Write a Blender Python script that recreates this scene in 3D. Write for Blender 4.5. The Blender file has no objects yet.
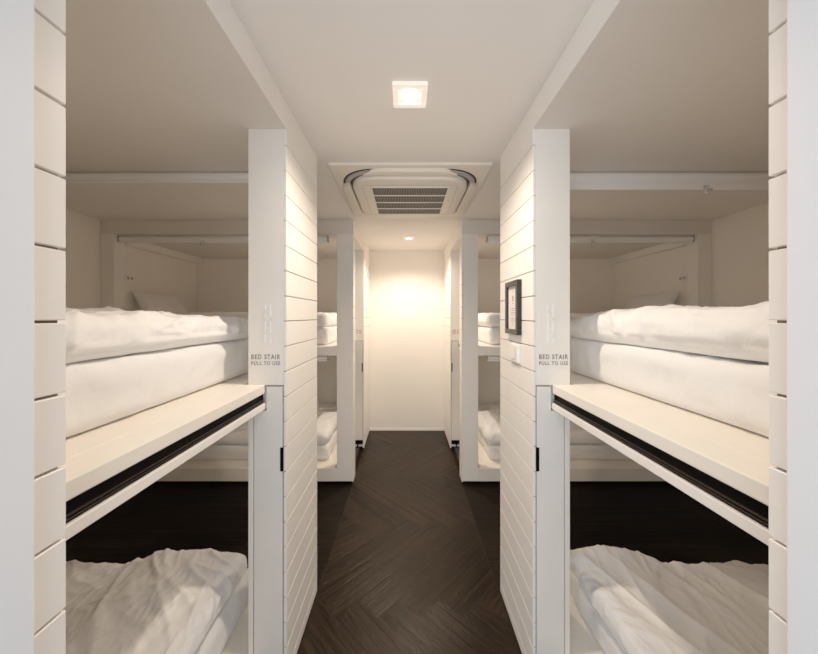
import bpy, bmesh, math, random
from mathutils import Vector, noise, Matrix
random.seed(7)
sc = bpy.context.scene
COL = sc.collection

# ------------------------------------------------------------------ materials
def nodes_of(name):
    m = bpy.data.materials.new(name); m.use_nodes = True
    nt = m.node_tree; b = nt.nodes['Principled BSDF']
    return m, nt, b

def paint(name, col, rough=0.45, var=0.03, scale=6.0, bump=0.02, spec=0.35):
    m, nt, b = nodes_of(name)
    tc = nt.nodes.new('ShaderNodeTexCoord')
    n = nt.nodes.new('ShaderNodeTexNoise'); n.inputs['Scale'].default_value = scale; n.inputs['Detail'].default_value = 6
    r = nt.nodes.new('ShaderNodeValToRGB')
    r.color_ramp.elements[0].position = 0.3; r.color_ramp.elements[1].position = 0.7
    r.color_ramp.elements[0].color = [c*(1-var) for c in col] + [1]
    r.color_ramp.elements[1].color = [min(1, c*(1+var)) for c in col] + [1]
    nt.links.new(tc.outputs['Object'], n.inputs['Vector']); nt.links.new(n.outputs['Fac'], r.inputs['Fac'])
    nt.links.new(r.outputs['Color'], b.inputs['Base Color'])
    b.inputs['Roughness'].default_value = rough; b.inputs['Specular IOR Level'].default_value = spec
    if bump:
        n2 = nt.nodes.new('ShaderNodeTexNoise'); n2.inputs['Scale'].default_value = 180; n2.inputs['Detail'].default_value = 3
        bp = nt.nodes.new('ShaderNodeBump'); bp.inputs['Strength'].default_value = bump; bp.inputs['Distance'].default_value = 0.01
        nt.links.new(tc.outputs['Object'], n2.inputs['Vector']); nt.links.new(n2.outputs['Fac'], bp.inputs['Height'])
        nt.links.new(bp.outputs['Normal'], b.inputs['Normal'])
    return m

def fabric(name, col, crease=0.25, scale=9.0):
    m, nt, b = nodes_of(name)
    tc = nt.nodes.new('ShaderNodeTexCoord')
    b.inputs['Base Color'].default_value = (*col, 1); b.inputs['Roughness'].default_value = 0.85
    b.inputs['Specular IOR Level'].default_value = 0.2
    b.inputs['Sheen Weight'].default_value = 0.15
    n = nt.nodes.new('ShaderNodeTexNoise'); n.inputs['Scale'].default_value = scale; n.inputs['Detail'].default_value = 5; n.inputs['Distortion'].default_value = 1.2
    w = nt.nodes.new('ShaderNodeTexNoise'); w.inputs['Scale'].default_value = 900; w.inputs['Detail'].default_value = 1
    b1 = nt.nodes.new('ShaderNodeBump'); b1.inputs['Strength'].default_value = crease; b1.inputs['Distance'].default_value = 0.03
    b2 = nt.nodes.new('ShaderNodeBump'); b2.inputs['Strength'].default_value = 0.04; b2.inputs['Distance'].default_value = 0.002
    nt.links.new(tc.outputs['Object'], n.inputs['Vector']); nt.links.new(tc.outputs['Object'], w.inputs['Vector'])
    nt.links.new(n.outputs['Fac'], b1.inputs['Height']); nt.links.new(w.outputs['Fac'], b2.inputs['Height'])
    nt.links.new(b1.outputs['Normal'], b2.inputs['Normal']); nt.links.new(b2.outputs['Normal'], b.inputs['Normal'])
    return m

def plain(name, col, rough=0.5, metal=0.0, spec=0.4, emit=None, estr=0.0, trans=0.0, bump=0.0):
    m, nt, b = nodes_of(name)
    tc = nt.nodes.new('ShaderNodeTexCoord')
    n = nt.nodes.new('ShaderNodeTexNoise'); n.inputs['Scale'].default_value = 25
    mr = nt.nodes.new('ShaderNodeMapRange'); mr.inputs['To Min'].default_value = max(0, rough-0.05); mr.inputs['To Max'].default_value = min(1, rough+0.05)
    nt.links.new(tc.outputs['Object'], n.inputs['Vector']); nt.links.new(n.outputs['Fac'], mr.inputs['Value'])
    nt.links.new(mr.outputs['Result'], b.inputs['Roughness'])
    b.inputs['Base Color'].default_value = (*col, 1); b.inputs['Metallic'].default_value = metal
    b.inputs['Specular IOR Level'].default_value = spec; b.inputs['Transmission Weight'].default_value = trans
    if emit: b.inputs['Emission Color'].default_value = (*emit, 1); b.inputs['Emission Strength'].default_value = estr
    return m

def wood_floor(name, lo, hi, rough):
    m, nt, b = nodes_of(name)
    uv = nt.nodes.new('ShaderNodeUVMap'); uv.uv_map = 'UVMap'
    at = nt.nodes.new('ShaderNodeAttribute'); at.attribute_name = 'plank'
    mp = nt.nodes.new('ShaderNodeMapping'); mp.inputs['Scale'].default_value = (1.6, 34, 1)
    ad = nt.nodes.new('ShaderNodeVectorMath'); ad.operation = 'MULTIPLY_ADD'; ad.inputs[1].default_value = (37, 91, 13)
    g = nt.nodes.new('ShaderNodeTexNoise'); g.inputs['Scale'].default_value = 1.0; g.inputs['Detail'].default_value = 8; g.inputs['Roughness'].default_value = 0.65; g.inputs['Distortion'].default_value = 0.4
    nt.links.new(uv.outputs['UV'], mp.inputs['Vector'])
    nt.links.new(at.outputs['Color'], ad.inputs[0]); nt.links.new(mp.outputs['Vector'], ad.inputs[2])
    nt.links.new(ad.outputs['Vector'], g.inputs['Vector'])
    r = nt.nodes.new('ShaderNodeValToRGB')
    r.color_ramp.elements[0].position = 0.36; r.color_ramp.elements[0].color = (*lo, 1)
    r.color_ramp.elements[1].position = 0.72; r.color_ramp.elements[1].color = (*hi, 1)
    nt.links.new(g.outputs['Fac'], r.inputs['Fac'])
    mx = nt.nodes.new('ShaderNodeMix'); mx.data_type = 'RGBA'; mx.blend_type = 'MULTIPLY'; mx.inputs['Factor'].default_value = 1
    sp = nt.nodes.new('ShaderNodeSeparateColor'); mr = nt.nodes.new('ShaderNodeMapRange')
    mr.inputs['To Min'].default_value = 0.6; mr.inputs['To Max'].default_value = 1.45
    nt.links.new(at.outputs['Color'], sp.inputs['Color']); nt.links.new(sp.outputs['Red'], mr.inputs['Value'])
    nt.links.new(r.outputs['Color'], mx.inputs[6]); nt.links.new(mr.outputs['Result'], mx.inputs[7])
    nt.links.new(mx.outputs[2], b.inputs['Base Color'])
    rr = nt.nodes.new('ShaderNodeMapRange'); rr.inputs['To Min'].default_value = rough-0.1; rr.inputs['To Max'].default_value = rough+0.14
    nt.links.new(g.outputs['Fac'], rr.inputs['Value']); nt.links.new(rr.outputs['Result'], b.inputs['Roughness'])
    bp = nt.nodes.new('ShaderNodeBump'); bp.inputs['Strength'].default_value = 1.0; bp.inputs['Distance'].default_value = 0.004
    nt.links.new(g.outputs['Fac'], bp.inputs['Height']); nt.links.new(bp.outputs['Normal'], b.inputs['Normal'])
    b.inputs['Specular IOR Level'].default_value = 0.09
    b.inputs['Specular Tint'].default_value = (1, 0.82, 0.66, 1)
    return m

M = {}
M['wall'] = paint('WallPaint', (0.85, 0.80, 0.72), 0.6, 0.02, 3.0, 0.05, 0.2)
M['ceil'] = paint('CeilingPaint', (0.83, 0.785, 0.74), 0.8, 0.015, 2.5, 0.03, 0.1)
M['groove'] = plain('GrooveShade', (0.16, 0.11, 0.075), 0.8)
M['white'] = paint('WhiteLacquer', (0.84, 0.80, 0.735), 0.42, 0.025, 4.0, 0.015)
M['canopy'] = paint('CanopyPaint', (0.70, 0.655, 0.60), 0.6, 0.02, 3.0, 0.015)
M['board'] = paint('BoardPaint', (0.86, 0.82, 0.765), 0.42, 0.02, 4.0, 0.015)
M['jamb'] = paint('JambPaint', (0.77, 0.80, 0.835), 0.5, 0.012, 3.0, 0.01)
M['cream'] = paint('PlatformLacquer', (0.83, 0.775, 0.69), 0.4, 0.03, 5.0, 0.01)
M['panel'] = paint('StairPanelLacquer', (0.83, 0.79, 0.735), 0.45, 0.03, 7.0, 0.01)
M['duvet'] = fabric('DuvetCotton', (0.84, 0.83, 0.82), 0.25, 6.0)
M['sheet'] = fabric('SheetCotton', (0.78, 0.775, 0.77), 0.22, 5.0)
M['pillow'] = fabric('PillowCotton', (0.78, 0.755, 0.73), 0.3, 9.0)
M['black'] = plain('BlackPlastic', (0.0006, 0.0006, 0.0007), 0.6, spec=0.05)
M['rib'] = plain('TrackRib', (0.04, 0.03, 0.024), 0.3, 0.6)
M['dark'] = plain('DarkGap', (0.012, 0.010, 0.009), 0.8)
M['ink'] = plain('SignInk', (0.11, 0.10, 0.095), 0.7)
M['picto'] = plain('PictogramWhite', (0.93, 0.93, 0.93), 0.25)
M['blind'] = plain('BlindAluminium', (0.85, 0.84, 0.83), 0.35)
M['acrylic'] = plain('ClearAcrylic', (0.9, 0.88, 0.85), 0.15, trans=0.6)
M['ac'] = plain('ACPlastic', (0.80, 0.72, 0.61), 0.35)
M['acdark'] = plain('ACGap', (0.008, 0.007, 0.006), 0.6)
M['acgrey'] = plain('ACVane', (0.34, 0.31, 0.28), 0.4)
M['filter'] = plain('ACFilter', (0.014, 0.011, 0.010), 0.7)
M['fin'] = plain('ACFin', (0.16, 0.135, 0.115), 0.5)
M['glass'] = plain('DownlightGlass', (0.92, 0.88, 0.84), 0.15, trans=0.35, emit=(1, 0.86, 0.72), estr=0.25)
M['cup'] = plain('DownlightCup', (0.8, 0.68, 0.52), 0.3, emit=(1, 0.75, 0.5), estr=0.5)
M['bulb'] = plain('DownlightBulb', (1, 1, 1), 0.4, emit=(1, 0.9, 0.76), estr=14)
M['frame'] = plain('FrameWood', (0.008, 0.0055, 0.0045), 0.4, spec=0.25)
M['paper'] = plain('NoticePaper', (0.78, 0.74, 0.68), 0.7)
M['print'] = plain('NoticePrint', (0.34, 0.30, 0.26), 0.8)
M['plastic'] = plain('SwitchPlastic', (0.84, 0.81, 0.77), 0.3)
M['seam'] = plain('SwitchSeam', (0.35, 0.32, 0.29), 0.6)
M['herring'] = wood_floor('HerringboneWood', (0.0009, 0.00045, 0.00025), (0.022, 0.0118, 0.0063), 0.30)
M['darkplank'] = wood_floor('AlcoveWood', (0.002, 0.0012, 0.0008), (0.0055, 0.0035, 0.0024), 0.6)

# ------------------------------------------------------------------ helpers
def box(bm, x0, x1, y0, y1, z0, z1, bev=0.0, seg=2):
    if x0 > x1: x0, x1 = x1, x0
    t = bmesh.new()
    bmesh.ops.create_cube(t, size=1)
    for v in t.verts:
        v.co = Vector(((x0+x1)/2+v.co.x*(x1-x0), (y0+y1)/2+v.co.y*(y1-y0), (z0+z1)/2+v.co.z*(z1-z0)))
    if bev: bmesh.ops.bevel(t, geom=list(t.edges), offset=bev, segments=seg, profile=0.5, affect='EDGES')
    merge(bm, t)

def merge(bm, t, mat=None):
    me = bpy.data.meshes.new('tmp')
    if mat: t.transform(mat)
    t.to_mesh(me); t.free(); bm.from_mesh(me); bpy.data.meshes.remove(me)

def prism(bm, pts, z0, z1, bev=0.0):
    """polygon in xy extruded from z0 to z1"""
    t = bmesh.new()
    lo = [t.verts.new((p[0], p[1], z0)) for p in pts]; hi = [t.verts.new((p[0], p[1], z1)) for p in pts]
    n = len(pts)
    t.faces.new(lo[::-1]); t.faces.new(hi)
    for i in range(n): t.faces.new((lo[i], lo[(i+1) % n], hi[(i+1) % n], hi[i]))
    bmesh.ops.recalc_face_normals(t, faces=t.faces[:])
    if bev:
        ed = [e for e in t.edges if abs(e.verts[0].co.z-e.verts[1].co.z) < 1e-6 and abs(e.verts[0].co.z-z0) < 1e-6]
        bmesh.ops.bevel(t, geom=ed, offset=bev, segments=3, profile=0.5, affect='EDGES')
    merge(bm, t)

def tube(bm, p0, p1, r, seg=16, r2=None):
    p0, p1 = Vector(p0), Vector(p1); d = p1-p0
    t = bmesh.new()
    bmesh.ops.create_cone(t, cap_ends=True, segments=seg, radius1=r, radius2=r if r2 is None else r2, depth=d.length)
    merge(bm, t, Matrix.Translation((p0+p1)/2) @ d.to_track_quat('Z', 'Y').to_matrix().to_4x4())

def obj(name, bm, mat, parent=None, smooth=False, label=None, mats=None):
    me = bpy.data.meshes.new(name)
    if parent is not None:
        off = Vector(parent.location)
        p = parent.parent
        while p is not None: off += Vector(p.location); p = p.parent
        bmesh.ops.translate(bm, verts=bm.verts[:], vec=-off)
    bm.to_mesh(me); bm.free()
    if smooth:
        for p in me.polygons: p.use_smooth = True
    for mm in (mats or [mat]): me.materials.append(mm)
    o = bpy.data.objects.new(name, me); COL.objects.link(o)
    if parent is not None: o.parent = parent
    if label: o['label'] = label
    return o

def smooth_by_angle(o, ang=0.6):
    bm = bmesh.new(); bm.from_mesh(o.data)
    for f in bm.faces: f.smooth = True
    for e in bm.edges:
        if len(e.link_faces) == 2 and e.calc_face_angle(0) > ang: e.smooth = False
    bm.to_mesh(o.data); bm.free()

def thing(name, label, cat, loc, group=None):
    o = bpy.data.objects.new(name, None); COL.objects.link(o); o.location = loc; o.empty_display_size = 0.1
    return tag(o, label, cat, group)

def tag(o, label, cat, group=None):
    o['label'] = label; o['category'] = cat
    if group: o['group'] = group
    return o

def recenter(o):
    """put a single-mesh thing's origin at the middle of its base"""
    vs = [v.co for v in o.data.vertices]
    c = Vector(((min(v.x for v in vs)+max(v.x for v in vs))/2, (min(v.y for v in vs)+max(v.y for v in vs))/2, min(v.z for v in vs)))
    for v in o.data.vertices: v.co -= c
    o.location = c
    return o

def struct(name, bm, mat, **k):
    o = obj(name, bm, mat, **k); o['kind'] = 'structure'; return o

# ------------------------------------------------------------------ room
CEIL = 2.403; W = 0.504
XL, XR = -2.795, 2.77
YN, YB = 0.18, 4.25        # door wall near side, back wall

def plank_floor():
    bm = bmesh.new()
    uvl = bm.loops.layers.uv.new('UVMap'); cl = bm.loops.layers.color.new('plank')
    def clip(t, x0, x1, y0, y1):
        for co, no in (((x0, 0, 0), (-1, 0, 0)), ((x1, 0, 0), (1, 0, 0)), ((0, y0, 0), (0, -1, 0)), ((0, y1, 0), (0, 1, 0))):
            bmesh.ops.bisect_plane(t, geom=t.verts[:]+t.edges[:]+t.faces[:], plane_co=co, plane_no=no, clear_outer=True)
    def plank(c, d, L, w, rect, mi, gap=0.0009):
        d = Vector(d).normalized(); n = Vector((-d.y, d.x)); c = Vector(c)
        t = bmesh.new()
        tu = t.loops.layers.uv.new('UVMap'); tc = t.loops.layers.color.new('plank')
        vs = [t.verts.new((*(c+d*a*(L/2-gap)+n*b*(w/2-gap)), 0)) for a, b in ((-1, -1), (1, -1), (1, 1), (-1, 1))]
        f = t.faces.new(vs); rc = (random.random(), random.random(), random.random(), 1)
        for l, q in zip(f.loops, ((0, 0), (L, 0), (L, w), (0, w))): l[tu].uv = q; l[tc] = rc
        clip(t, *rect)
        for f in t.faces:
            f.material_index = mi
            if f.normal.z < 0: f.normal_flip()
        if t.faces: merge(bm, t)
        else: t.free()
    w, L = 0.153, 0.97; s2 = math.sqrt(0.5)
    band = L*s2; step = w/s2
    # bands of parallel boards at +45 and -45 degrees, meeting in zigzags across the corridor
    for k in range(-1, 8):
        y = 1.66 + (k-0.5)*band
        up = (k % 2 == 1)
        for i in range(-8, 9):
            x = i*step + (0.129 if up else 0.237)
            plank((x, y), (s2, s2 if up else -s2), L, w, (-0.5, 0.5, -0.6, YB), 0)
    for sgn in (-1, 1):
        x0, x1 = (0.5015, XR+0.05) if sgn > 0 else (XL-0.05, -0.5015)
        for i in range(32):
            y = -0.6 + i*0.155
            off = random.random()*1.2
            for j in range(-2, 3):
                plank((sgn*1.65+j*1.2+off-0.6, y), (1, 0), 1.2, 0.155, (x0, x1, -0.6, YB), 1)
    base = bmesh.new(); box(base, XL-0.05, XR+0.05, -0.6, YB, -0.06, -0.0012)
    for f in base.faces: f.material_index = 2
    merge(bm, base)
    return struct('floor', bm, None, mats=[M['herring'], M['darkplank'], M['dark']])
plank_floor()

bm = bmesh.new(); box(bm, XL-0.08, XR+0.08, YN, YB+0.1, CEIL, CEIL+0.06); struct('ceiling', bm, M['ceil'])
bm = bmesh.new(); box(bm, XL-0.08, XR+0.08, YB, YB+0.1, 0, CEIL); struct('wall_back', bm, M['wall'])
bm = bmesh.new(); box(bm, XL-0.08, XL, YN, YB, 0, CEIL); struct('wall_left', bm, M['wall'])
bm = bmesh.new(); box(bm, XR, XR+0.08, YN, YB, 0, CEIL); struct('wall_right', bm, M['wall'])
bm = bmesh.new(); box(bm, XL, -W-0.002, YN, 0.345, 0, CEIL); struct('wall_front', bm, M['wall'])
bm = bmesh.new(); box(bm, W+0.002, XR, YN, 0.345, 0, CEIL); struct('wall_front.001', bm, M['wall'])
bm = bmesh.new(); box(bm, -0.5035, -0.480, YN-0.02, 0.398, 0, CEIL, 0.002); struct('trim_1', bm, M['jamb'])
bm = bmesh.new(); box(bm, 0.480, 0.5035, YN-0.02, 0.416, 0, CEIL, 0.003); struct('trim_2', bm, M['jamb'])
bm = bmesh.new(); box(bm, -W+0.001, W-0.001, YB-0.008, YB, 0, 0.028, 0.002); struct('baseboard_back', bm, M['wall'])

# ------------------------------------------------------------------ bunk bed units
GR0, GRP = 1.509, 0.1029
def boards(bm, s, y0, y1, ztop, zbot=0.02, dz=0.0):
    gz = [GR0+dz+GRP*k for k in range(-20, 10) if zbot+0.02 < GR0+dz+GRP*k < 2.25]
    edges = [zbot]+gz+[ztop]
    for a, b in zip(edges[:-1], edges[1:]):
        lo = a+(0.0021 if a != zbot else 0); hi = b-(0.0021 if b != ztop else 0)
        box(bm, s*W, s*(W+0.012), y0, y1, lo, hi, 0.0012, 1)

def text_mesh(bm, body, cx, y, zc, width, height):
    cu = bpy.data.curves.new('t', 'FONT'); cu.body = body; cu.space_character = 1.25; cu.extrude = 0.0; cu.offset = 0.018
    o = bpy.data.objects.new('t', cu); COL.objects.link(o)
    dg = bpy.context.evaluated_depsgraph_get(); me = bpy.data.meshes.new_from_object(o.evaluated_get(dg))
    t = bmesh.new(); t.from_mesh(me)
    xs = [v.co.x for v in t.verts]; ys = [v.co.y for v in t.verts]
    for v in t.verts:
        u = (v.co.x-min(xs))/(max(xs)-min(xs)); q = (v.co.y-min(ys))/(max(ys)-min(ys))
        v.co = Vector((cx+(u-0.5)*width, y, zc+(q-0.5)*height))
    r = bmesh.ops.extrude_face_region(t, geom=t.faces[:])
    bmesh.ops.translate(t, verts=[v for v in r['geom'] if isinstance(v, bmesh.types.BMVert)], vec=(0, -0.0008, 0))
    bpy.data.objects.remove(o); bpy.data.curves.remove(cu); bpy.data.meshes.remove(me)
    merge(bm, t)

def bunk(s, Ya, Yb, Yc, Yd, outer, soff, pw, alcove_far, label, xe=0.592):
    """s: -1 left, +1 right; Ya..Yb end post, Yb..Yc corridor opening, Yc..Yd stair cabinet post"""
    r = thing('bunk_bed', label, 'bunk bed', (s*(W+outer)/2, (Ya+Yd)/2, 0), 'built-in bunk bed units')
    inner = outer-0.07
    e = 0.0015
    Yf = Yd if alcove_far else Ya                        # face towards the alcove
    sg = -1 if alcove_far else 1
    ya, yb = sorted((Yf, Yf+sg*0.11))                    # frame depth on the alcove side
    # cladding
    bm = bmesh.new(); boards(bm, s, Yc, Yd, soff); boards(bm, s, Ya, Yb, soff, dz=0.013 if alcove_far else 0.0)
    box(bm, s*W, s*(W+0.0018), Ya, Yd, soff-0.0005, CEIL-0.001)
    cl = obj('board_cladding', bm, M['board'], r)
    bm = bmesh.new(); box(bm, s*(W+0.0085), s*(W+0.0118), Yc+0.006, Yd-0.004, 0.03, soff-0.01); box(bm, s*(W+0.0085), s*(W+0.0118), Ya+0.004, Yb-0.004, 0.03, soff-0.01)
    obj('groove_backing', bm, M['groove'], cl)
    # end post
    bm = bmesh.new(); box(bm, s*(W+0.0125), s*(W+0.150 if not alcove_far else W+0.03), Ya, Yb, 0.026, soff, 0.002)
    obj('end_post', bm, M['white'], r)
    # canopy slab
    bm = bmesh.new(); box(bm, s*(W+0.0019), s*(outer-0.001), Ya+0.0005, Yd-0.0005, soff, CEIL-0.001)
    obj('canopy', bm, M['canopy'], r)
    # stair cabinet post
    bm = bmesh.new()
    box(bm, s*(W+0.0125), s*(W+pw), Yc+0.03, Yd, 0.026, soff)
    box(bm, s*(W+0.0125), s*(W+pw), Yc, Yc+0.0295, 1.2465, soff, 0.0012)
    box(bm, s*(W+pw-0.019), s*(W+pw), Yc, Yc+0.0295, 0.026, 1.1455, 0.0015)
    post = obj('stair_cabinet', bm, M['white'], r)
    bm = bmesh.new(); box(bm, s*(W+0.0130), s*(W+pw-0.0195), Yc+0.024, Yc+0.0293, 0.05, 1.144)
    box(bm, s*(W+0.0130), s*xe, Yc+0.024, Yc+0.0293, 1.1441, 1.246)
    obj('shadow_gap', bm, M['dark'], post)
    # pull-out bed stair front (L-shaped outline)
    x0, x1, xn = W+0.0175, W+pw-0.0235, xe-0.005
    pts = [(x0, 0.11), (x1, 0.11), (x1, 1.141), (xn, 1.141), (xn, 1.2405), (x0, 1.2405)]
    t = bmesh.new(); fr = [t.verts.new((s*x, Yc+0.0005, z)) for x, z in pts]; bk = [t.verts.new((s*x, Yc+0.0235, z)) for x, z in pts]
    t.faces.new(fr); t.faces.new(bk[::-1])
    for i in range(6): t.faces.new((fr[i], bk[i], bk[(i+1) % 6], fr[(i+1) % 6]))
    bmesh.ops.recalc_face_normals(t, faces=t.faces[:])
    bmesh.ops.bevel(t, geom=[ed for ed in t.edges if abs(ed.verts[0].co.y-(Yc+0.0005)) < 1e-6 and abs(ed.verts[1].co.y-(Yc+0.0005)) < 1e-6], offset=0.0015, segments=2, affect='EDGES')
    bm = bmesh.new(); merge(bm, t)
    sp = obj('stair_front', bm, M['panel'], r)
    bm = bmesh.new(); box(bm, s*(x0-0.004), s*(x0+0.010), Yc-0.0012, Yc+0.004, 0.893, 0.992, 0.002)
    obj('pull_slot', bm, M['black'], sp, label='black finger slot at the edge of the stair front')
    # lettering and pictogram
    bm = bmesh.new(); cx = s*(W+0.085)
    text_mesh(bm, 'BED STAIR', cx, Yc-0.0002, 1.53-0.167, 0.118, 0.0200)
    text_mesh(bm, 'PULL TO USE', cx, Yc-0.0002, 1.53-0.193, 0.118, 0.0155)
    obj('lettering', bm, M['ink'], post, label='dark grey lettering on the cabinet')
    bm = bmesh.new(); px = s*(W+0.0775) if s < 0 else s*(W+0.073)
    zt = 1.53+0.046; k = 0.1565/315
    for (xa, xb, za, zb) in ((-12, -2, 2, 36), (-12, -2, 46, 56), (-12, -3, 70, 112), (-12, -2, 136, 190), (-12, -2, 196, 226), (-12, -2, 240, 312),
                             (28, 40, 0, 98), (30, 40, 118, 130), (28, 40, 140, 172), (28, 40, 174, 228), (28, 40, 256, 270), (28, 40, 280, 312),
                             (-12, 20, 50, 56), (4, 40, 118, 125), (-12, 22, 190, 197), (4, 40, 254, 261)):
        box(bm, px+xa*k-0.006, px+xb*k-0.006, Yc-0.0014, Yc-0.0001, zt-zb*k, zt-za*k)
    obj('stair_pictogram', bm, M['picto'], post, label='glossy white pictogram of steps')
    # end wall and back wall of the berth
    bm = bmesh.new(); box(bm, s*inner, s*(outer-0.001), Ya+e, Yd-e, 0.026, soff-e)
    obj('end_wall', bm, M['wall'], r)
    bm = bmesh.new()
    if alcove_far: box(bm, s*(W+0.031), s*(inner-e), Ya, Ya+0.03, 0.026, soff-e)
    else: box(bm, s*(W+pw+e), s*(inner-e), Yd-0.12, Yd-e, 0.026, soff-e)
    obj('back_panel', bm, M['wall'], r)
    # frame of the alcove opening
    bm = bmesh.new(); box(bm, s*(outer-0.125), s*(outer-0.0015), ya-0.001, yb, 0.026, soff, 0.002)
    obj('outer_post', bm, M['white'], r)
    # platforms
    Y0, Y1 = (Ya+0.031, Yd) if alcove_far else (Ya, Yd-0.121)
    bm = bmesh.new(); box(bm, s*(W+pw+0.02), s*(inner-e), Y0+(0 if alcove_far else 0.021), Y1, 1.170, 1.2495, 0.002)
    box(bm, s*xe, s*(W+pw+0.0205), Yb+e, Yc-e, 1.214, 1.2495, 0.003)
    up = obj('upper_platform', bm, M['cream'], r)
    bm = bmesh.new(); box(bm, s*(xe+0.007), s*(W+pw+0.019), Yb+e, Yc-e, 1.174, 1.2135)
    tr = obj('slide_track', bm, M['black'], up, label='black slot along the platform edge')
    bm = bmesh.new()
    for z in (1.180, 1.187): box(bm, s*(xe+0.002), s*(xe+0.0065), Yb+e, Yc-e, z, z+0.0022)
    obj('track_rib', bm, M['rib'], up)
    bm = bmesh.new(); box(bm, s*(xe-0.002), s*(W+pw+0.019), Yb+e, Yc-e, 1.150, 1.1735, 0.0015)
    obj('edge_strip', bm, M['white'], up)
    bm = bmesh.new(); box(bm, s*(W+pw+0.001), s*(inner-e), Y0+(0 if alcove_far else 0.021), Y1, 0.026, 0.143, 0.002)
    box(bm, s*0.62, s*(W+pw+0.001), Yb+e, Yc-e, 0.026, 0.143, 0.002)
    obj('lower_platform', bm, M['cream'], r)
    bm = bmesh.new(); box(bm, s*(W+0.05), s*(inner-0.05), Ya+0.06, Yd-0.06, 0.0, 0.0255)
    obj('plinth', bm, M['dark'], r)
    if not alcove_far:
        for nm, za, zb in (('lower_rail', 0.026, 0.141), ('upper_rail', 1.170, 1.2475)):
            bm = bmesh.new(); box(bm, s*(W+0.1503), s*(outer-0.126), Ya, Ya+0.0205, za, zb, 0.0008); obj(nm, bm, M['white'], r)
        bm = bmesh.new(); box(bm, s*(inner-0.08), s*(inner-e), yb+e, Yd-0.122, 2.205, soff-0.001, 0.002)
        obj('valance', bm, M['white'], r)
        bm = bmesh.new(); box(bm, s*(W+0.014), s*(W+pw-0.03), Yc-0.012, Yc+0.02, 0.085, 0.1075)
        tube(bm, (s*(W+0.07), Yc-0.004, 0.027), (s*(W+0.07), Yc-0.004, 0.085), 0.008)
        obj('stair_runner', bm, M['black'], sp, label='black runner under the stair front')
    return r

N1 = (0.345, 0.457, 1.302, 1.750)
N2 = (2.895, 3.012, 3.64, 4.248)
bunk(-1, *N1, -XL, 2.297, 0.157, True, 'white board-clad bunk bed unit nearest the camera on the left')
bunk(1, *N1, XR, 2.297, 0.152, True, 'white board-clad bunk bed unit nearest the camera on the right, carrying the framed notice', 0.584)
W = 0.494
bunk(-1, *N2, -XL, 2.276, 0.172, False, 'white bunk bed unit on the left at the far end, beside the back wall')
bunk(1, *N2, XR, 2.276, 0.172, False, 'white bunk bed unit on the right at the far end, beside the back wall')
W = 0.504

# ------------------------------------------------------------------ bedding
def samples(a, b, n, r):
    """coordinates from a to b with denser spacing near the ends"""
    out = []
    for i in range(n+1):
        t = i/n; c = 0.5-0.5*math.cos(math.pi*t)
        out.append(a+(b-a)*(0.5*t+0.5*c))
    return out

def soft_box(x0, x1, y0, y1, z0, z1, r, nx, ny, nz, fold=None, shape=None):
    if x0 > x1: x0, x1 = x1, x0
    X, Y, Z = samples(x0, x1, nx, r), samples(y0, y1, ny, r), samples(z0, z1, nz, r)
    bm = bmesh.new(); V = {}
    def vert(i, j, k):
        if (i, j, k) in V: return V[i, j, k]
        p = Vector((X[i], Y[j], Z[k]))
        c = Vector((min(max(p.x, x0+r), x1-r), min(max(p.y, y0+r), y1-r), min(max(p.z, z0+r), z1-r)))
        d = p-c
        if d.length > 1e-9: p = c+d.normalized()*r*min(1.0, max(abs(d.x), abs(d.y), abs(d.z))/r)
        V[i, j, k] = bm.verts.new(p); return V[i, j, k]
    def quad(a, b, c, d):
        bm.faces.new((vert(*a), vert(*b), vert(*c), vert(*d)))
    for i in range(nx):
        for j in range(ny):
            quad((i, j, nz), (i+1, j, nz), (i+1, j+1, nz), (i, j+1, nz)); quad((i, j, 0), (i, j+1, 0), (i+1, j+1, 0), (i+1, j, 0))
    for i in range(nx):
        for k in range(nz):
            quad((i, 0, k), (i+1, 0, k), (i+1, 0, k+1), (i, 0, k+1)); quad((i, ny, k), (i, ny, k+1), (i+1, ny, k+1), (i+1, ny, k))
    for j in range(ny):
        for k in range(nz):
            quad((0, j, k), (0, j, k+1), (0, j+1, k+1), (0, j+1, k)); quad((nx, j, k), (nx, j+1, k), (nx, j+1, k+1), (nx, j, k+1))
    if shape:
        for v in bm.verts:
            h = (v.co.z-z0)/(z1-z0)
            v.co = shape(v.co.copy(), h)
    bm.normal_update()
    if fold:
        new = []
        for v in bm.verts:
            h = (v.co.z-z0)/(z1-z0)
            a = fold(v.co)
            new.append(v.co+v.normal*a*(1.0 if v.normal.z > -0.3 else 0.15))
        for v, c in zip(bm.verts, new):
            v.co = c
            if v.co.z < z0: v.co.z = z0
    return bm

def ridges(p, ang, stretch, freq, seed, warp=0.5):
    c, s = math.cos(ang), math.sin(ang)
    q = Vector(((p.x*c+p.y*s)*freq/stretch, (-p.x*s+p.y*c)*freq, p.z*freq*0.7))
    w = noise.noise_vector(q*0.55+Vector((seed, seed*1.7, 3.1)))
    n = noise.noise(q+w*warp*1.6+Vector((seed*3.3, seed, seed*0.7)))
    return (1-min(1, abs(n)*2.4))**2

def lump(p, freq, seed):
    return noise.noise(p*freq+Vector((seed*2.1, seed*5.3, seed)))

def crease(p, ang, stretch, freq, seed, warp=0.5, k=2.6):
    c, q = math.cos(ang), math.sin(ang)
    u = Vector(((p.x*c+p.y*q)*freq/stretch, (-p.x*q+p.y*c)*freq, p.z*freq*0.8))
    w = noise.noise_vector(u*0.45+Vector((seed, seed*1.7, 3.1)))
    n = noise.noise(u+w*warp*1.8+Vector((seed*3.3, seed, seed*0.7)))
    return (1-min(1, abs(n)*k))**1.6

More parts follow.
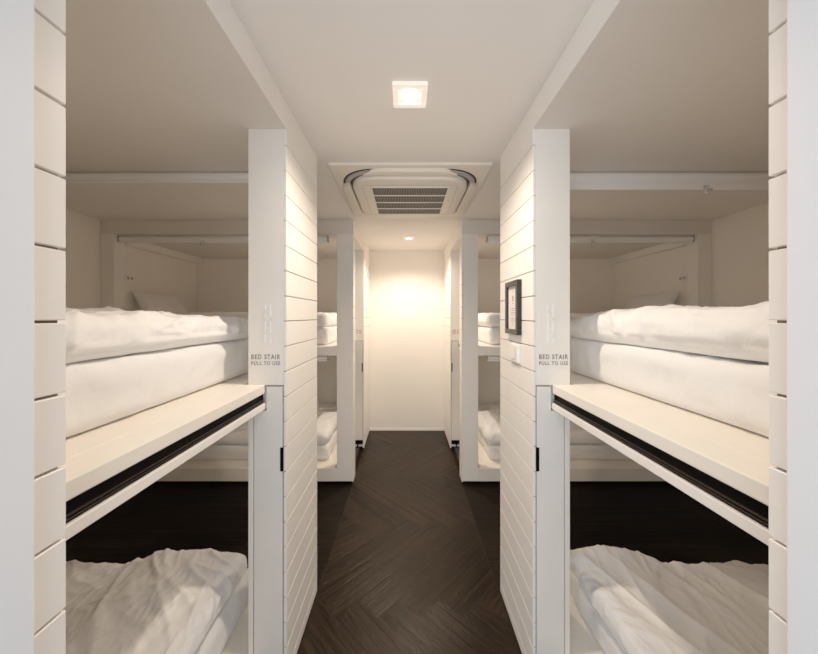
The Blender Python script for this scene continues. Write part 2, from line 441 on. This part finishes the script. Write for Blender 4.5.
def make_fold(amp, ang, seed, stretch=3.0, freq=6.0, lumpa=0.012, warp=0.6, fine=1.0):
    def f(p):
        m = 0.35+1.3*abs(lump(p, 2.3, seed+2))
        a = amp*ridges(p, ang, stretch, freq, seed, warp)
        a += fine*amp*0.60*crease(p, ang+0.5, stretch*0.9, freq*2.0, seed+5, warp)*m
        a += fine*amp*0.50*crease(p, ang-0.6, stretch*0.8, freq*2.7, seed+9, warp)*(1.4-m if m < 1.2 else 0.2)
        a += fine*amp*0.28*crease(p, ang+0.2, stretch*0.8, freq*4.6, seed+14, warp)*m
        return a - amp*0.6 + lumpa*lump(p, 2.4, seed)
    return f

def mattress(s, y0, y1, outer, z, label, seed, th=0.170):
    xi = 0.76 if s < 0 else 0.785
    xo = outer-0.105
    f = make_fold(0.011, 0.35 if s < 0 else 2.8, seed, 4.0, 5.0, 0.006, 0.6, 1.1)
    bm = soft_box(s*xi, s*xo, y0, y1, z+0.0005, z+th, 0.045, 90, 50, 12, f)
    for v in bm.verts: v.co.z = min(v.co.z, z+th+0.0005)
    o = obj('mattress', bm, M['sheet'], None, True); recenter(o)
    return tag(o, label, 'mattress', 'mattresses on the bunk platforms')

def duvet(s, x_in, x_out, y0, y1, z, T, label, seed, fold, shape=None, n=(230, 170, 20)):
    bm = soft_box(s*x_in, s*x_out, y0, y1, z, z+T, T*0.47, *n, fold, shape)
    o = obj('duvet', bm, M['duvet'], None, True); recenter(o)
    return tag(o, label, 'duvet', 'white duvets on the bunks')

def sstep(a, b, x):
    t = min(1, max(0, (x-a)/(b-a))); return t*t*(3-2*t)

UP, LO = 1.2495, 0.143
MT = 0.171; ML = 0.146
side = {-1: 'left', 1: 'right'}
OUT = {-1: -XL, 1: XR}
for s in (-1, 1):
    w = side[s]
    mattress(s, 0.49, 1.622, OUT[s], UP, 'white sheeted mattress on the upper platform of the nearest bunk on the '+w, 3+s)
    mattress(s, 0.49, 1.585, OUT[s], LO, 'white sheeted mattress on the lower platform of the nearest bunk on the '+w, 13+s, 0.145)
    mattress(s, 3.030, 4.095, OUT[s], UP, 'white mattress on the upper platform of the far bunk on the '+w, 23+s)
    mattress(s, 3.030, 4.095, OUT[s], LO, 'white mattress on the lower platform of the far bunk on the '+w, 33+s, 0.145)

# upper near duvets
def shp_ul(c, h):
    c.z += h*0.010*math.sin(c.x*3.1+0.8) - h*0.030*sstep(1.25, 1.6, c.y)
    return c
def shp_ur(c, h):
    c.z += h*(0.020*sstep(1.0, 0.55, c.y) - 0.04*sstep(1.2, 1.6, c.y))
    return c
duvet(-1, 0.745, 2.15, 0.50, 1.60, UP+MT, 0.128, 'thick white duvet lying on the upper mattress of the nearest left bunk', 41, make_fold(0.013, 2.4, 41, 3.0, 5.0, 0.014, 0.7, 1.2), shp_ul)
duvet(1, 0.775, 2.15, 0.50, 1.60, UP+MT, 0.128, 'thick white duvet on the upper mattress of the nearest right bunk, by the door jamb', 44, make_fold(0.013, 0.9, 44, 3.0, 5.0, 0.014, 0.7, 1.2), shp_ur)
# lower near duvets
def shp_ll(c, h):
    c.z += h*(-0.020-0.075*sstep(1.15, 1.42, -c.x))
    c.x += 0.05*sstep(0.9, 0.5, c.y)
    return c
def shp_lr(c, h):
    # ridge running away from the corridor, the far part lying low
    c.z += h*(0.03*sstep(1.35, 0.85, c.x+0.5*(1.6-c.y)) - 0.065*sstep(1.0, 1.4, c.x) - 0.038)
    return c
duvet(-1, 0.772, 2.1, 0.50, 1.57, LO+ML, 0.13, 'rumpled white duvet on the lower berth of the nearest left bunk', 51, make_fold(0.012, 2.3, 51, 2.0, 5.5, 0.012, 1.2, 0.95), shp_ll)
duvet(1, 0.765, 2.1, 0.50, 1.57, LO+ML, 0.13, 'creased white duvet on the lower berth of the nearest right bunk, folds running lengthwise', 57, make_fold(0.016, 2.0, 57, 5.0, 5.5, 0.014, 0.5, 0.7), shp_lr)
# far duvets
for s in (-1, 1):
    w = side[s]
    duvet(s, 0.76, 2.15, 3.018, 4.085, UP+MT, 0.135, 'white duvet on the upper berth of the far %s bunk' % w, 61+s, make_fold(0.012, 0.4, 61+s, 2.5, 6.0, 0.012), None, (90, 60, 10))
    duvet(s, 0.76, 2.15, 3.018, 4.085, LO+ML, 0.135, 'white duvet on the lower berth of the far %s bunk' % w, 65+s, make_fold(0.012, 0.4, 65+s, 2.5, 6.0, 0.012), None, (90, 60, 10))

# pillows leaning at the head of the far upper berths
def pillow(s, label, seed):
    L, H, T = 0.64, 0.40, 0.19
    bm = bmesh.new(); n, m = 46, 34; top, bot = {}, {}
    for i in range(n+1):
        for j in range(m+1):
            u, v = -1+2*i/n, -1+2*j/m
            # pinched sides give the pointed corners of a pillow
            x = u*L/2*(1-0.06*(1-v*v)); y = v*H/2*(1-0.08*(1-u*u))
            pr = max(0, (1-abs(u)**2.6))**0.55*max(0, (1-abs(v)**2.6))**0.55
            p = Vector((x*3, y*3, seed))
            wv = 0.012*noise.noise(p*2.0)+0.006*noise.noise(p*5)
            top[i, j] = bm.verts.new((x, y, T/2*pr+wv*min(1, pr*2)))
            bot[i, j] = top[i, j] if i in (0, n) or j in (0, m) else bm.verts.new((x, y, -T/2*pr))
    for i in range(n):
        for j in range(m):
            bm.faces.new((top[i, j], top[i+1, j], top[i+1, j+1], top[i, j+1]))
            bm.faces.new((bot[i, j], bot[i, j+1], bot[i+1, j+1], bot[i+1, j]))
    # long side along the berth's end wall (world y), tilted up against it
    R = Matrix.Rotation(-s*math.radians(60), 4, 'Y') @ Matrix.Rotation(math.radians(90), 4, 'Z')
    bm.transform(R)
    zmin = min(v.co.z for v in bm.verts)
    inner = OUT[s]-0.07
    xmax = max(s*v.co.x for v in bm.verts)
    bmesh.ops.translate(bm, verts=bm.verts[:], vec=(s*(inner-0.025-xmax), 3.40, UP+MT+0.004-zmin))
    o = obj('pillow', bm, M['pillow'], None, True); recenter(o)
    return tag(o, label, 'pillow', 'pillows on the far upper berths')
pillow(-1, 'greyish white pillow propped at the head of the far left upper berth', 3.0)
pillow(1, 'greyish white pillow propped at the head of the far right upper berth', 8.0)

# ------------------------------------------------------------------ roller blinds
def blind(s, y, ztop, x0, x1, label, drop=False, r=0.028):
    o = thing('roller_blind', label, 'blind', (s*(x0+x1)/2, y, ztop-2*r), 'rolled-up blinds at the berth openings')
    bm = bmesh.new()
    tube(bm, (s*(x0+0.012), y, ztop-r), (s*(x1-0.012), y, ztop-r), r*0.94, 24)
    a = obj('roll', bm, M['blind'], o); smooth_by_angle(a)
    for x in (x0, x1-0.011):
        bm = bmesh.new(); box(bm, s*x, s*(x+0.011), y-r, y+r, ztop-2*r, ztop, 0.002); obj('bracket', bm, M['acgrey'], o)
    hz = ztop-2*r-(0.046 if drop else 0.009)
    bm = bmesh.new(); box(bm, s*(x0+0.014), s*(x1-0.014), y-r*0.9-0.004, y-r*0.9+0.008, hz, hz+(0.040 if drop else 0.012), 0.003); obj('hem_bar', bm, M['blind'], o)
    if drop:
        bm = bmesh.new(); box(bm, s*(x0+0.02), s*(x1-0.02), y-r*0.88, y-r*0.88+0.002, hz+0.039, ztop-r); obj('fabric_sheet', bm, M['blind'], o)
    hx = s*(1.560 if s > 0 else 1.85) if y < 2 else s*(1.70 if s > 0 else 1.88)
    bm = bmesh.new(); hb = hz-0.028; yy = y-r*0.9-0.005
    box(bm, hx-0.016, hx+0.016, yy-0.004, yy-0.0005, hb+0.022, hb+0.05, 0.001); box(bm, hx-0.016, hx-0.011, yy-0.02, yy-0.001, hb, hb+0.03, 0.001); box(bm, hx+0.011, hx+0.016, yy-0.02, yy-0.001, hb, hb+0.03, 0.001); box(bm, hx-0.016, hx+0.016, yy-0.022, yy-0.018, hb, hb+0.014, 0.001)
    obj('pull_clip', bm, M['acrylic'], o, label='clear plastic pull clip')
    return o
for s in (-1, 1):
    w = side[s]; ou = OUT[s]
    blind(s, 1.698, 2.2955, 0.70, ou-0.13, 'white rolled-up blind under the canopy of the nearest %s bunk' % w, s > 0)
    blind(s, 2.948, 2.268, 0.73, ou-0.13, 'white rolled-up blind at the upper opening of the far %s bunk' % w)
    blind(s, 2.948, 1.1685, 0.73, ou-0.13, 'white rolled-up blind at the lower opening of the far %s bunk' % w, r=0.024)

# ------------------------------------------------------------------ sockets, switch, framed notice
for s in (-1, 1):
    inner = OUT[s]-0.07
    o = thing('power_socket', 'small white socket plate on the end wall of the far %s upper berth' % side[s], 'socket', (s*inner, 3.115, 1.865), 'berth sockets')
    bm = bmesh.new(); box(bm, s*(inner-0.008), s*(inner-0.0005), 3.065, 3.165, 1.865, 1.935, 0.003); obj('plate', bm, M['plastic'], o)
    for y in (3.095, 3.135):
        bm = bmesh.new(); box(bm, s*(inner-0.0095), s*(inner-0.0082), y-0.014, y+0.014, 1.886, 1.914, 0.0006); h = obj('outlet', bm, M['seam'], o)

o = thing('light_switch', 'white rocker light switch on the right board wall below the framed notice', 'switch', (W, 1.508, 1.315))
bm = bmesh.new(); box(bm, W-0.0005, W-0.013, 1.441, 1.557, 1.315, 1.397, 0.003); obj('plate', bm, M['plastic'], o)
bm = bmesh.new(); box(bm, W-0.0132, W-0.0145, 1.473, 1.525, 1.330, 1.382, 0.0004); obj('rocker_seam', bm, M['seam'], o)
bm = bmesh.new(); box(bm, W-0.0146, W-0.018, 1.4745, 1.5235, 1.3315, 1.3805, 0.0015); obj('rocker', bm, M['plastic'], o)

o = thing('framed_notice', 'dark framed notice hanging on the right board wall above the light switch', 'picture frame', (W, 1.521, 1.444))
bm = bmesh.new(); fy0, fy1, fz0, fz1, fw = 1.423, 1.597, 1.444, 1.695, 0.024
box(bm, W-0.0005, W-0.0225, fy0, fy1, fz1-fw, fz1, 0.0015); box(bm, W-0.0005, W-0.0225, fy0, fy1, fz0, fz0+fw, 0.0015)
box(bm, W-0.0005, W-0.0225, fy0, fy0+fw, fz0+fw, fz1-fw, 0.0015); box(bm, W-0.0005, W-0.0225, fy1-fw, fy1, fz0+fw, fz1-fw, 0.0015)
obj('frame', bm, M['frame'], o)
bm = bmesh.new(); box(bm, W-0.001, W-0.011, fy0+fw, fy1-fw, fz0+fw, fz1-fw); pg = obj('page', bm, M['paper'], o)
bm = bmesh.new(); cy = (fy0+fy1)/2
for z, hw, hh in ((1.590, 0.010, 0.0025), (1.566, 0.028, 0.0016), (1.556, 0.024, 0.0016), (1.546, 0.030, 0.0016), (1.536, 0.020, 0.0016),
                  (1.520, 0.028, 0.0016), (1.511, 0.030, 0.0016), (1.502, 0.018, 0.0016), (1.488, 0.012, 0.0016)):
    box(bm, W-0.0111, W-0.0115, cy-hw, cy+hw, z-hh, z+hh)
obj('print', bm, M['print'], pg, label='small grey lines of print')
bm = bmesh.new(); box(bm, W-0.0111, W-0.0115, cy-0.016, cy+0.016, 1.6465, 1.6495); obj('title', bm, M['print'], pg)
bm = bmesh.new(); box(bm, W-0.0111, W-0.0115, cy-0.010, cy+0.010, 1.6, 1.626); obj('emblem', bm, M['print'], pg, label='small grey printed emblem')

# ------------------------------------------------------------------ ceiling air conditioner
AX, AY = 0.011, 2.281
o = thing('air_conditioner', 'square cream cassette air conditioner in the corridor ceiling', 'air conditioner', (AX, AY, 2.33))
def rsq(h, r, n=10):
    pts = []
    for q, (sx, sy) in enumerate(((1, 1), (-1, 1), (-1, -1), (1, -1))):
        for i in range(n+1):
            a = q*math.pi/2+i/n*math.pi/2
            pts.append((AX+sx*(h-r)+r*math.cos(a), AY+sy*(h-r)+r*math.sin(a)))
    return pts
bm = bmesh.new(); prism(bm, rsq(0.473, 0.012, 4), 2.3885, CEIL-0.0005, 0.005); p = obj('panel', bm, M['ac'], o); smooth_by_angle(p)
bm = bmesh.new(); prism(bm, rsq(0.428, 0.21), 2.3865, 2.3883); obj('outlet_slot', bm, M['acdark'], o)
# curved grey vanes in the open corners
for q in range(4):
    a0 = q*math.pi/2; sx, sy = ((1, 1), (-1, 1), (-1, -1), (1, -1))[q]
    bm = bmesh.new(); pts = []
    cxx, cyy = AX+sx*0.215, AY+sy*0.215
    N = 14
    for r in (0.172, 0.201):
        arc = [(cxx+r*math.cos(a0+i/N*math.pi/2), cyy+r*math.sin(a0+i/N*math.pi/2)) for i in range(N+1)]
        pts += arc if r < 0.18 else arc[::-1]
    prism(bm, pts, 2.378, 2.3864); obj('corner_vane', bm, M['acgrey'], o)
# centre plate
bm = bmesh.new(); prism(bm, rsq(0.370, 0.17), 2.350, 2.3864, 0.018)
cp = obj('centre_plate', bm, M['ac'], o); smooth_by_angle(cp)
# four air flaps along the sides
for q in range(4):
    t = bmesh.new()
    L, y0, y1 = 0.250, 0.379, 0.444
    pts = [(-L-0.03, y0+0.004), (-L, y0+0.026), (-L+0.04, y1-0.008), (-L+0.10, y1), (L-0.10, y1), (L-0.04, y1-0.008), (L, y0+0.026), (L+0.03, y0+0.004)]
    prism(t, pts, 2.364, 2.3864, 0.009)
    bm = bmesh.new(); merge(bm, t, Matrix.Translation((AX, AY, 0)) @ Matrix.Rotation(q*math.pi/2, 4, 'Z'))
    f = obj('air_flap', bm, M['ac'], o); smooth_by_angle(f)
# seam of the intake door, grille
bm = bmesh.new()
for sx in (-1, 1): box(bm, AX+sx*0.300, AX+sx*0.3025, AY-0.27, AY+0.27, 2.3492, 2.3502)
for sy in (-1, 1): box(bm, AX-0.30, AX+0.30, AY+sy*0.285, AY+sy*0.2875, 2.3492, 2.3502)
obj('door_seam', bm, M['seam'], cp)
bm = bmesh.new(); box(bm, AX-0.243, AX+0.243, AY-0.262, AY+0.262, 2.3485, 2.3498); g = obj('intake_filter', bm, M['filter'], o)
bm = bmesh.new()
for i in range(45):
    x = AX-0.24+0.48*i/44; box(bm, x-0.0018, x+0.0018, AY-0.258, AY+0.258, 2.3458, 2.3484)
obj('fins', bm, M['fin'], g)
bm = bmesh.new()
for i in range(1, 4):
    y = AY-0.262+0.524*i/4; box(bm, AX-0.243, AX+0.243, y-0.006, y+0.006, 2.3425, 2.3456, 0.001)
for sx in (-1, 1): box(bm, AX+sx*0.243, AX+sx*0.250, AY-0.27, AY+0.27, 2.3425, 2.3495, 0.001)
for sy in (-1, 1): box(bm, AX-0.25, AX+0.25, AY+sy*0.262, AY+sy*0.270, 2.3425, 2.3495, 0.001)
obj('grille_bars', bm, M['ac'], o)
bm = bmesh.new(); tube(bm, (AX+0.275, AY-0.02, 2.3480), (AX+0.275, AY-0.02, 2.3500), 0.006); obj('screw_cap', bm, M['seam'], cp)

# ------------------------------------------------------------------ downlights
def downlight(y, label, hs=0.066, x=0.0):
    o = thing('downlight', label, 'ceiling light', (x, y, 2.388), 'square corridor downlights')
    bm = bmesh.new(); a, b = hs, hs*0.66
    for (x0, x1, y0, y1) in ((-a, a, -a, -b), (-a, a, b, a), (-a, -b, -b, b), (b, a, -b, b)):
        box(bm, x+x0, x+x1, y+y0, y+y1, 2.388, CEIL-0.0005, 0.002)
    obj('trim_ring', bm, M['glass'], o)
    bm = bmesh.new(); box(bm, x-b+0.0005, x+b-0.0005, y-b+0.0005, y+b-0.0005, 2.3962, CEIL-0.0005); obj('reflector', bm, M['cup'], o)
    t = bmesh.new(); bmesh.ops.create_uvsphere(t, u_segments=24, v_segments=12, radius=b*0.80)
    for v in t.verts: v.co.z *= 0.25
    bm = bmesh.new(); merge(bm, t, Matrix.Translation((x, y, 2.3955)))
    bl = obj('bulb', bm, M['bulb'], o, True)
    return o
downlight(1.247, 'bright square glass-edged downlight in the ceiling in front of the air conditioner')
downlight(3.547, 'glowing square downlight in the ceiling near the back wall', 0.05, 0.02)

# ------------------------------------------------------------------ light
def lamp(name, kind, loc, rot, energy, col, **k):
    l = bpy.data.lights.new(name, kind); l.energy = energy; l.color = col
    for a, b in k.items(): setattr(l, a, b)
    ob = bpy.data.objects.new(name, l); COL.objects.link(ob); ob.location = loc; ob.rotation_euler = rot
    return ob
WARM = (1.0, 0.80, 0.605)
lamp('downlight_beam', 'SPOT', (0, 1.247, 2.375), (0, 0, 0), 64, WARM, spot_size=math.radians(150), spot_blend=0.7, shadow_soft_size=0.03)
lamp('downlight_beam.001', 'SPOT', (0.02, 3.547, 2.36), (0, 0, 0), 86, WARM, spot_size=math.radians(150), spot_blend=0.7, shadow_soft_size=0.03)
lamp('daylight', 'AREA', (-0.45, -1.1, 1.6), (math.radians(90), 0, 0), 42, (0.85, 0.925, 1.0), shape='RECTANGLE', size=2.2, size_y=2.2)

wd = bpy.data.worlds.new('World'); sc.world = wd; wd.use_nodes = True
bg = wd.node_tree.nodes['Background']; bg.inputs['Color'].default_value = (0.80, 0.88, 1.0, 1); bg.inputs['Strength'].default_value = 0.35

# ------------------------------------------------------------------ camera
cam = bpy.data.cameras.new('Camera'); co = bpy.data.objects.new('Camera', cam); COL.objects.link(co)
co.location = (-0.0166, 0, 1.53); co.rotation_euler = (math.radians(90), 0, 0)
cam.sensor_fit = 'HORIZONTAL'; cam.sensor_width = 36.0; cam.lens = 318*36/818
cam.shift_x = 3.35/818; cam.shift_y = -11/818
cam.clip_start = 0.02
sc.camera = co
sc.view_settings.view_transform = 'Standard'
sc.view_settings.look = 'None'
sc.view_settings.exposure = -0.15
sc.view_settings.gamma = 1.40
try: sc.cycles.diffuse_bounces = 12; sc.cycles.max_bounces = 14
except Exception: pass
